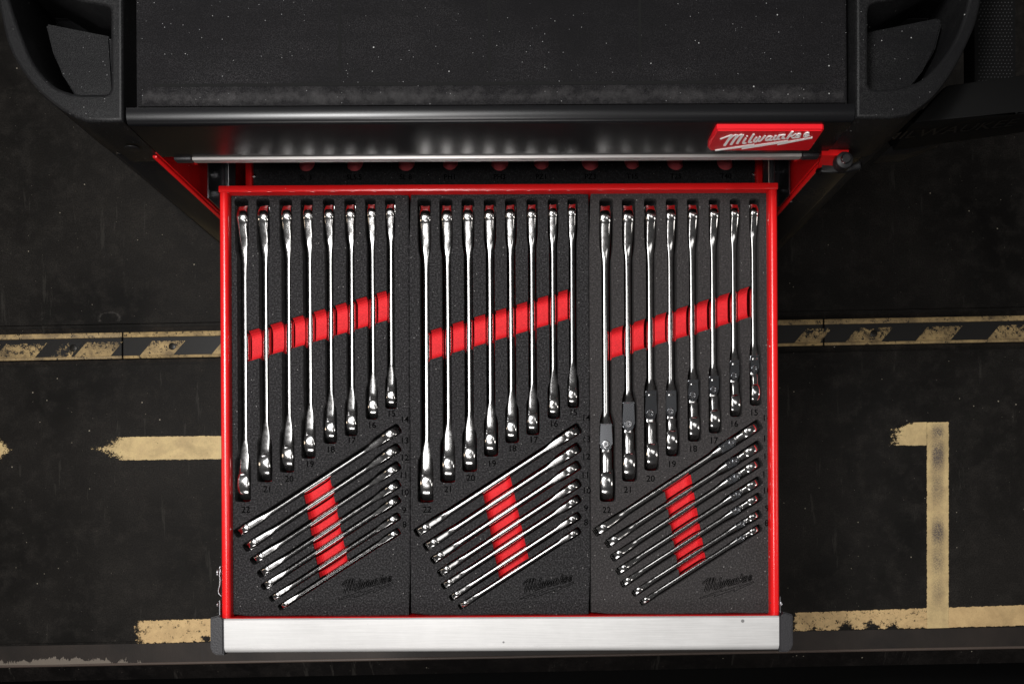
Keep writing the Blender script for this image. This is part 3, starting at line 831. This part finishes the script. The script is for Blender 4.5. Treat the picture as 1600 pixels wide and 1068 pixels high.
bm = bmesh.new(); box(bm, x0, x1, YF + .0061, YF + .1999, ZL - .040, ZL - .010)
red = child_ofs(obj('red_layer', bm, M['red_foam']), lt)
for c, r in rows:
    bm = bmesh.new(); lathe(bm, (c.x, c.y, ZL - .0098), (0, 0, 1), [(r * .97, 0), (r * .9, .003), (r * .6, .006), (0, .0075)], 24)
    child_ofs(obj('finger_dome', bm, M['lightened_dome'], None, True), lt)
for (px, s) in holes:
    me = text_mesh(s, .0078); o = obj_me('number_mark', me, M['foam_dark'])
    p = P(px, 277.5 - (px - 478) * .003, ZL + .0002); o.location = p; child_ofs(o, lt)

# ------------------------------------------------------------------ wrenches
def sweep(bm, st, n=20, e=2.6):
    """st: list of (y, cx, half_x, half_z, zc)"""
    rings = []
    for row in st:
        y, cx, a, b, zc = row[:5]; r = []
        if len(row) > 5: e = row[5]
        for i in range(n):
            t = 2 * math.pi * (i + .5) / n; c, s = math.cos(t), math.sin(t)
            r.append(bm.verts.new((cx + a * math.copysign(abs(c) ** (2 / e), c), y, zc + b * math.copysign(abs(s) ** (2 / e), s))))
        rings.append(r)
    for p, q in zip(rings, rings[1:]):
        for i in range(n): bm.faces.new((p[i], p[(i + 1) % n], q[(i + 1) % n], q[i]))
    bm.faces.new(rings[0][::-1]); bm.faces.new(rings[-1])
def ring_bm(cy, R, T, zc, n=48):
    bm = bmesh.new()
    prof = []
    for t in (-1, -.97, -.88, -.7, -.4, 0, .4, .7, .88, .97, 1):
        prof.append((R * (1 - .035 * abs(t) ** 2 - .10 * abs(t) ** 9), T * t))
    prof += [(R * .70, T * .98), (R * .66, T * .80), (R * .60, T * .8), (R * .60, -T * .8), (R * .66, -T * .80), (R * .70, -T * .98)]
    rings = []
    for k, (r, h) in enumerate(prof):
        rr = []
        for i in range(n):
            a = 2 * math.pi * i / n
            r2 = r * (1 + (.06 if i % 4 < 2 else -.02)) if 13 <= k <= 14 else r
            r2 *= (abs(math.cos(a)) ** 2.5 + abs(math.sin(a)) ** 2.5) ** (-1 / 2.5) if k <= 10 else 1
            rr.append(bm.verts.new((h, cy + r2 * math.cos(a), zc + r2 * math.sin(a))))
        rings.append(rr)
    m_ = len(rings)
    for k in range(m_):
        p, q = rings[k], rings[(k + 1) % m_]
        for i in range(n): bm.faces.new((p[i], p[(i + 1) % n], q[(i + 1) % n], q[i]))
    return bm
def jaw_bm(cy, R, T, zc, tilt=15):
    """open end: rounded head with a jaw slot pointing to +y, tilted upward"""
    tl = math.radians(tilt); pts = []; wt = []
    for i in range(15):
        a = lerp(math.radians(181), tl + math.radians(47), i / 14); pts.append((R * math.cos(a), R * math.sin(a))); wt.append(1)
    def J(u, v): return (R * (u * math.cos(tl) - v * math.sin(tl)), R * (u * math.sin(tl) + v * math.cos(tl)))
    for u, v in ((.80, .62), (.78, .55), (.55, .53), (-.22, .53), (-.45, .26), (-.45, -.26), (-.22, -.53), (.55, -.53), (.78, -.55), (.80, -.62)):
        pts.append(J(u, v)); wt.append(.15)
    for i in range(15):
        a = lerp(tl - math.radians(47), -math.radians(179), i / 14); pts.append((R * math.cos(a), R * math.sin(a))); wt.append(1)
    n = len(pts); nr = []
    for i in range(n):
        a, b = pts[i - 1], pts[(i + 1) % n]; dx, dy = b[0] - a[0], b[1] - a[1]; l = math.hypot(dx, dy) or 1
        nr.append((-dy / l, dx / l))
    # outline runs clockwise seen from +x : inward normal check
    cx_ = sum(p[0] * 0 for p in pts)
    sgn = -1 if nr[3][0] * pts[3][0] + nr[3][1] * pts[3][1] < 0 else 1
    bm = bmesh.new(); rings = []
    for t in (-1, -.96, -.85, -.6, -.3, 0, .3, .6, .85, .96, 1):
        dlt = R * (.05 * abs(t) ** 2 + .09 * abs(t) ** 8)
        rings.append([bm.verts.new((T * t, cy + p[0] - sgn * q[0] * dlt * w_, zc + p[1] - sgn * q[1] * dlt * w_)) for p, q, w_ in zip(pts, nr, wt)])
    for p, q in zip(rings, rings[1:]):
        for i in range(n): bm.faces.new((p[i], p[(i + 1) % n], q[(i + 1) % n], q[i]))
    f1 = bm.faces.new(rings[0][::-1]); f2 = bm.faces.new(rings[-1])
    bmesh.ops.triangulate(bm, faces=[f1, f2])
    return bm
def dims(size):
    R = .00073 * size + .0005; T = (.275 * size + .65) / 1000
    Ro = .00075 * size + .0005; To = (.255 * size + .55) / 1000
    a = (.112 * size + 1.35) / 1000; b = (.265 * size + 1.9) / 1000
    return R, T, Ro, To, a, b
WR = []  # foam pocket outlines per tray
def wrench(size, open_tip, ring_tip, label, group, flex=None, jit=0.0):
    """tips are points on the foam plane; the wrench stands on its edge in the pocket"""
    R, T, Ro, To, a, b = dims(size)
    o_, r_ = Vector(open_tip), Vector(ring_tip)
    d = (o_ - r_); L = d.length; ang = math.atan2(d.y, d.x) - math.pi / 2
    c = (o_ + r_) / 2
    zc = ZFo - .0005 - Ro * .94
    t = thing('flex_head_wrench' if flex else 'combination_wrench', label, 'wrench', (c.x, c.y, zc - Ro), ang + jit, group)
    z0 = Ro
    t.rotation_euler = (0, math.radians(random.uniform(-2.2, 2.2)), ang + jit)
    yo = L / 2 - Ro * .88 - .0005; yr = -L / 2 + R + .0008
    tiltx = 0.0
    obj('open_end', jaw_bm(yo, Ro, To, z0), M['chrome'], t, True, 38)
    st = []
    # neck at the open end (from inside the head down to the shank)
    nk = Ro * 1.75
    for s, fa, fb in ((.42, .94, .82), (.6, .95, .71), (.9, .94, .58), (1.2, .86, .40), (1.6, .64, .18), (2.0, .40, .05), (2.4, .18, .015), (3.0, .04, .005), (3.6, 0, 0)):
        st.append((yo - Ro * s, 0, a + (To - a) * fa, b + (Ro - b) * fb, z0, lerp(3.4 if flex else 2.9, 5.5, min(1, fa * 1.25))))
    if not flex:
        for s, fa, fb in ((2.9, 0, 0), (2.6, .12, .086), (2.3, .42, .16), (2.0, .74, .25), (1.7, .92, .34), (1.35, .97, .45), (1.0, .98, .56), (.7, .97, .67), (.5, .95, .82)):
            st.append((yr + R * s, 0, a + (T - a) * fa, b + (R - b) * fb, z0, lerp(2.9, 5.5, min(1, fa * 1.25))))
        bm = bmesh.new(); sweep(bm, st, 32, 2.9)
        obj('shank', bm, M['chrome'], t, True, 45)
        obj('ratchet_end', ring_bm(yr, R, T, z0), M['chrome'], t, True, 38)
    else:
        y_fl, y_pv, y_ye = flex   # distances of flare, pivot and yoke end from the ring tip
        yf, yp, ye = -L / 2 + y_fl, -L / 2 + y_pv, -L / 2 + y_ye
        Ty = T * .96; by = R * .74
        for y, fa, fb in ((yf + .004, 0, 0), (yf, .08, .05), (yf - .003, .5, .2), (yf - .007, .9, .55), (yf - .0095, .96, .8), (yf - .013, .96, .9)):
            st.append((y, 0, a + (Ty - a) * fa, b + (by - b) * fb, z0, 3.6))
        bm = bmesh.new(); sweep(bm, st, 32, 2.9)
        obj('shank', bm, M['chrome'], t, True, 45)
        # yoke: two cheeks (above and below the tongue) with rounded ends
        bm = bmesh.new(); yt = yf - .008
        pts = [(-Ty * .86, yt), (-Ty, yt - .002)] + [(Ty * math.cos(x), yp + .0005 + (yp - ye) * math.sin(x)) for x in [math.pi + math.pi * i / 10 * 1 for i in range(11)]] + [(Ty, yt - .002), (Ty * .86, yt)]
        for z1, z2 in ((z0 + by * .45, z0 + by), (z0 - by, z0 - by * .45)):
            prism(bm, pts, z1, z2)
        bmesh.ops.bevel(bm, geom=[e for e in bm.edges if abs(e.verts[0].co.z - e.verts[1].co.z) < 1e-6], offset=.0010, segments=3, affect='EDGES')
        tt = math.tan(math.radians(3.2 if size > 20 else (5 if size < 15 else 9 + size % 3)))
        for v in bm.verts:
            if v.co.z > z0 + by * .3: v.co.z -= (yt - v.co.y) * tt
        yk = obj('yoke', bm, M['chrome_flat'], t, True, 40)
        bm = bmesh.new(); rp = Ty * .62
        lathe(bm, (0, yp, z0 + by - .0006 - (yt - yp) * tt), (0, -tt, 1), [(rp, 0), (rp, .0012), (rp * .85, .0016), (rp * .62, .0016), (rp * .55, .0008), (rp * .30, .0008), (rp * .22, -.0006), (0, -.0006)], 24)
        obj('pivot_screw', bm, M['chrome_dark'], yk, True, 35)
        # flex head: ring plus tongue
        obj('ratchet_end', ring_bm(yr, R, T, z0), M['chrome'], t, True, 38)
        bm = bmesh.new()
        l = ye - yr
        sweep(bm, [(yp + Ty * .3, 0, Ty * .80, by * .43, z0), (yp, 0, Ty * .9, by * .43, z0), (ye - .0006, 0, Ty * .93, by * .44, z0), (ye - .0012, 0, T * .93, by * .96, z0), (ye - .002, 0, T * .93, by * 1.0, z0),
                   (lerp(ye, yr, .3), 0, T * .92, by * 1.0, z0), (lerp(ye, yr, .55), 0, T * .93, max(by, R * .82), z0), (yr + R * .4, 0, T * .93, R * .86, z0)], 20, 4.0)
        obj('flex_head', bm, M['chrome'], t, True, 45)
    # pocket outline
    W1 = To + .0007; W2 = T + .0012; ws = a + (.0010 if not flex else .0012)
    k1 = Ro * 3.2; k2 = R * 2.65 if not flex else (y_fl + .001)
    ly = L / 2
    half = [(W1 * .55, ly + .0012), (W1 * .9, ly + .0003), (W1, ly - .0015), (W1, ly - k1 * .75), (W1 * .93, ly - k1 * .9), (ws, ly - k1 - .002), (ws, -ly + k2 + .003), (W2 * .93, -ly + k2 * .93), (W2, -ly + k2 * .8), (W2, -ly + .0016), (W2 * .9, -ly - .0003), (W2 * .55, -ly - .0012)]
    pts = half + [(-x, y) for x, y in reversed(half)]
    Rm = Matrix.Rotation(ang + jit, 2)
    out = [(c.x + (Rm @ Vector(p)).x, c.y + (Rm @ Vector(p)).y) for p in pts]
    return t, out

SZ = [22, 21, 20, 19, 18, 17, 16, 15]; SD = [14, 13, 12, 11, 10, 9, 8]
botY = {1: [784, 753, 738, 716, 693, 681, 655, 638.6], 2: [785, 754, 737, 713, 692, 679.5, 654, 637], 3: [783.6, 752, 735, 712.5, 689.5, 676.7, 651, 633.5]}
shX = {1: [382.7, 416, 450.7, 483.5, 517, 549.7, 581.6, 611.7], 2: [665.1, 699, 733, 766.7, 799.3, 832, 864.6, 895], 3: [946.8, 981.4, 1015.3, 1048.8, 1082, 1114.7, 1147.2, 1177.6]}
flexY = [(648, 693, 703), (614, 661, 672.7), (596, 644, 656), (596, 641, 650.6), (579, 616, 626), (573, 607, 616), (548, 585, 594), (540, 574, 582)]
dLL = {1: [(365.8, 835.8), (379.8, 858), (391, 878.7), (402, 899), (407.6, 919), (420.3, 937.5), (434, 950.8)]}
dUR = {1: [(626.4, 665.8), (626.2, 695.6), (626.2, 723.5), (626.4, 751.3), (626.4, 776), (626.4, 802.8), (626.4, 826.5)]}
dLL[2] = [(x + 281.5, y - 1.2) for x, y in dLL[1]]; dUR[2] = [(x + 282.4, y - 1) for x, y in dUR[1]]
dLL[3] = [(927, 833.7), (945, 852), (954, 873.6), (962, 895), (969.5, 914.8), (987, 929), (999.3, 943.6)]
dUR[3] = [(1191, 659.6), (1191.6, 691.5), (1191.6, 718), (1191.6, 747), (1191.6, 772), (1191.6, 798.7), (1191.6, 821)]
ORD = ['leftmost, longest upright', 'second from left upright', 'third from left, upright', 'fourth from left, upright', 'fifth from left, upright', 'sixth from left, upright', 'second shortest upright', 'rightmost and shortest upright']
ORDD = ['topmost and longest', 'second from top', 'third from top', 'middlemost', 'fifth from top', 'next to lowest', 'lowest and shortest']
TN = {1: 'left', 2: 'middle', 3: 'right'}
pockets = {1: [], 2: [], 3: []}; widths = {1: [], 2: [], 3: []}
for k in (1, 2, 3):
    for i, s in enumerate(SZ):
        R, T, Ro, To, a, b = dims(s)
        zsh = ZFo - .0005 - Ro * .94 + b
        x = P(shX[k][i], 500, zsh).x                       # true x from the shank's top
        yt = P(shX[k][i], 312, ZFo).y; yb = P(shX[k][i], botY[k][i] - 2, ZFo).y
        what = 'chrome combination wrench' if k < 3 else 'chrome flex-head wrench'
        lab = '%s %s of the %s foam tray, above the engraved %d' % (ORD[i], what, TN[k], s)
        fx = None
        if k == 3:
            fx = tuple(abs(P(0, botY[3][i] - 2, ZFo).y - P(0, q, ZFo).y) for q in flexY[i])
        t, out = wrench(s, (x, yt, 0), (x, yb, 0), lab, 'wrenches standing upright in rows in the %s foam tray' % TN[k], fx, random.uniform(-.0016, .0016))
        pockets[k].append(out); widths[k].append(dims(s)[4] + (.0020 if s > 14 else .0013))
    for i, s in enumerate(SD):
        A, B = P(*dLL[k][i], ZFo), P(*dUR[k][i], ZFo)
        d = (B - A).normalized(); nrm = Vector((-d.y, d.x, 0))
        hw = dims(s)[1] * .55
        A = A + d * .0022; B = B - d * .0025
        lab = '%s diagonal %swrench of the %s foam tray, ending at the engraved %d' % (ORDD[i], 'flex-head ' if k == 3 else '', TN[k], s)
        fx = None
        if k == 3:
            sc = s / 14
            fx = ((B - P(920 + [940, 990, 1000, 1020, 1030, 1060, 1075][i] / 4.853, 640 + [330, 465, 590, 700, 820, 925, 1045][i] / 4.853, ZFo)).length - .001,
                  (B - P(920 + [1085, 1105, 1120, 1130, 1125, 1160, 1160][i] / 4.853, 640 + [250, 385, 510, 638, 755, 862, 968][i] / 4.853, ZFo)).length - .001, 0)
            fx = (fx[0], fx[1], fx[1] - .0048 * sc - .0008)
        t, out = wrench(s, A, B, lab, 'small wrenches lying diagonally in the %s foam tray' % TN[k], fx, random.uniform(-.001, .001))
        pockets[k].append(out); widths[k].append(dims(s)[4] + (.0020 if s > 14 else .0013))

# ------------------------------------------------------------------ foam trays
TR = {1: (359.5, 639.6), 2: (640.6, 920.8), 3: (921.8, 1204.5)}
tyt, tyb = P(780, 301, ZFo).y, P(780, 959.5, ZFo).y
chan = {1: ([(384, 517.5), (608, 451.5), (608, 499), (384, 565.5)], [(474, 771), (515, 744), (543, 875), (499, 902.5)]),
        2: ([(667, 517), (891, 450), (891, 497), (667, 563)], [(754.5, 771), (797, 742), (826, 872), (780, 903)]),
        3: ([(949, 515.5), (1174, 446), (1174, 494.5), (949, 561)], [(1038.5, 766), (1079.5, 739), (1103, 871), (1062, 900)])}
def channel_block(bm, q, z_top, depth, long_axis):
    """red block with a concave top filling a finger channel; q = 4 px corners, order: a b (far edge) c d (near edge)"""
    A, B, C_, D = [P(*p, ZFo) for p in q]; mid = (A + B + C_ + D) / 4
    A, B, C_, D = [p.lerp(mid, .0015) for p in (A, B, C_, D)]
    if long_axis == 'x':   # section runs from edge AB to edge DC
        s0, s1, e0, e1 = A, D, B, C_
    else:                  # section from edge AD to BC
        s0, s1, e0, e1 = A, B, D, C_
    n = 16; r1 = []; r2 = []
    for i in range(n + 1):
        u = i / n
        zz = z_top - .0025 - (depth - .0025) * (1 - abs(2 * u - 1) ** 6)
        for r, (a, b) in ((r1, (s0, s1)), (r2, (e0, e1))):
            p = a.lerp(b, u); r.append(bm.verts.new((p.x, p.y, zz)))
    t1 = [bm.verts.new((s1.x, s1.y, z_top - .0238)), bm.verts.new((s0.x, s0.y, z_top - .0238))]
    t2 = [bm.verts.new((e1.x, e1.y, z_top - .0238)), bm.verts.new((e0.x, e0.y, z_top - .0238))]
    l1 = r1 + t1; l2 = r2 + t2; m_ = len(l1)
    bm.faces.new(l1); bm.faces.new(l2[::-1])
    for i in range(m_): bm.faces.new((l1[i], l1[(i + 1) % m_], l2[(i + 1) % m_], l2[i]))
NUM = {1: [(384, 796), (418, 764), (452, 748), (484, 725), (516.5, 702), (549, 688), (581, 664), (611.5, 646), (632, 655), (632, 688), (632, 715), (630.5, 742), (632, 769), (631.5, 797), (632, 819)],
       2: [(667.4, 796), (700.6, 764), (735.5, 746.5), (768.5, 724), (800.5, 700.5), (833.7, 687), (865.2, 662), (895.7, 644), (915.7, 652.7), (916, 686), (915.5, 713), (914.5, 742), (916.5, 766), (915.6, 793.8), (915.6, 816)],
       3: [(948, 796.6), (981.5, 765), (1016.5, 747.5), (1049.6, 725), (1082.7, 701), (1115, 688), (1147, 662), (1178, 644.5), (1197.5, 653), (1198, 685), (1198.6, 713), (1197, 741), (1198, 766), (1198.5, 794), (1198, 817)]}
LG = {1: (1090 - 563.2, 891.7), 2: (1090 - 281.0, 891), 3: (1090, 890)}
TL = {1: 'left black foam tray beside the red drawer side, holding fifteen rigid wrenches',
      2: 'middle black foam tray between the two others, holding fifteen rigid wrenches',
      3: 'right dark grey foam tray holding fifteen flex-head wrenches'}
for k in (1, 2, 3):
    x0, x1 = P(TR[k][0], 620, ZFo).x, P(TR[k][1], 620, ZFo).x
    fm = M['foam_b'] if k == 3 else M['foam_a']
    tr = thing('foam_tray', TL[k], 'foam tray', ((x0 + x1) / 2, (tyt + tyb) / 2, ZB + .002), 0, 'foam wrench trays in the open drawer')
    # slightly wavy outline, rounded corners
    def side(a, b, n, amp):
        out = []
        for i in range(n):
            u = i / n; p = (lerp(a[0], b[0], u), lerp(a[1], b[1], u))
            wv = 0 if i == 0 else amp * (math.sin(u * 9 + k * 2) * .6 + math.sin(u * 23 + k) * .4)
            nx_, ny_ = (b[1] - a[1]), -(b[0] - a[0]); l = math.hypot(nx_, ny_)
            out.append((p[0] + nx_ / l * wv, p[1] + ny_ / l * wv))
        return out
    cr = .002
    outl = side((x0, tyb + cr), (x0, tyt - cr), 8, .00015) + side((x0 + cr, tyt), (x1 - cr, tyt), 14, .0006) + side((x1, tyt - cr), (x1, tyb + cr), 8, .00015) + side((x1 - cr, tyb), (x0 + cr, tyb), 10, .0004)
    def cutters(zt):
        cb = bmesh.new()
        for o_ in pockets[k]: prism(cb, o_, ZFo - .045, ZFo + .01)
        c2 = bmesh.new()
        for q in chan[k]: prism(c2, [tuple(P(*p, ZFo)[:2]) for p in q], ZFo - .030 if not zt else ZFo - .002, ZFo + .01)
        for q in (cb, c2): bmesh.ops.recalc_face_normals(q, faces=q.faces)
        return [cb, c2] if not zt else [cb]
    bm = bmesh.new(); prism(bm, outl, ZFo - .024, ZFo)
    bmesh.ops.recalc_face_normals(bm, faces=bm.faces)
    bmesh.ops.bevel(bm, geom=[e for e in bm.edges if all(v.co.z > ZFo - .0001 for v in e.verts)], offset=.0008, segments=2, affect='EDGES')
    child_ofs(make_cut('foam_layer', bm, cutters(0), fm), tr)
    bm = bmesh.new(); prism(bm, [(lerp(x, (x0 + x1) / 2, .0006), lerp(y, (tyt + tyb) / 2, .0006)) for x, y in outl], ZB + .002, ZFo - .024)
    bmesh.ops.recalc_face_normals(bm, faces=bm.faces)
    child_ofs(make_cut('red_layer', bm, cutters(1), M['red_foam']), tr)
    bm = bmesh.new()
    for q, ax in zip(chan[k], 'xy'):
        bm = bmesh.new(); channel_block(bm, q, ZFo, .0125, ax)
        bmesh.ops.recalc_face_normals(bm, faces=bm.faces)
        cw = bmesh.new()
        for o_, wd in zip(pockets[k], widths[k]):
            m_ = len(o_); cx_ = sum(p[0] for p in o_) / m_; cy_ = sum(p[1] for p in o_) / m_
            ax_ = Vector((o_[0][0] + o_[-1][0] - 2 * cx_, o_[0][1] + o_[-1][1] - 2 * cy_)).normalized(); px_ = Vector((-ax_.y, ax_.x))
            cc_ = Vector((cx_, cy_)); L_ = .2 if ax == 'x' else .12
            if (abs(ax_.x) > .3) != (ax == 'y'): continue
            prism(cw, [tuple(cc_ + ax_ * a_ * L_ + px_ * b_ * wd) for a_, b_ in ((-1, -1), (1, -1), (1, 1), (-1, 1))], ZFo - .0165, ZFo + .01)
        bmesh.ops.recalc_face_normals(cw, faces=cw.faces)
        child_ofs(make_cut('finger_channel', bm, cutters(1) + [cw], M['red_foam']), tr)
    for i, s in enumerate(SZ + SD):
        me = text_mesh(str(s), .0086)
        o = obj_me('number_mark', me, M['foam_dark']); o.location = P(*NUM[k][i], ZFo + .00025); child_ofs(o, tr)
    lx, ly = LG[k]
    def fn(x, y):
        X = 40 + (x - 135) * 1230 / 1220; Y = 635 - (402 - y) * 2.36
        return P(lx + X / 14.55, ly + Y / 14.55, ZFo + .0002)
    lm = child_ofs(obj('logo_mark', logo_bm(fn, 20, bolt='line', step=Vector((0, 0, .000003))), M['foam_dark']), tr)
    child_ofs(obj('logo_face', logo_bm(fn, -10, lift=Vector((0, 0, .0002)), bolt=None, step=Vector((0, 0, .000003))), fm), lm).matrix_parent_inverse = Matrix.Identity(4)
bpy.context.view_layer.update()
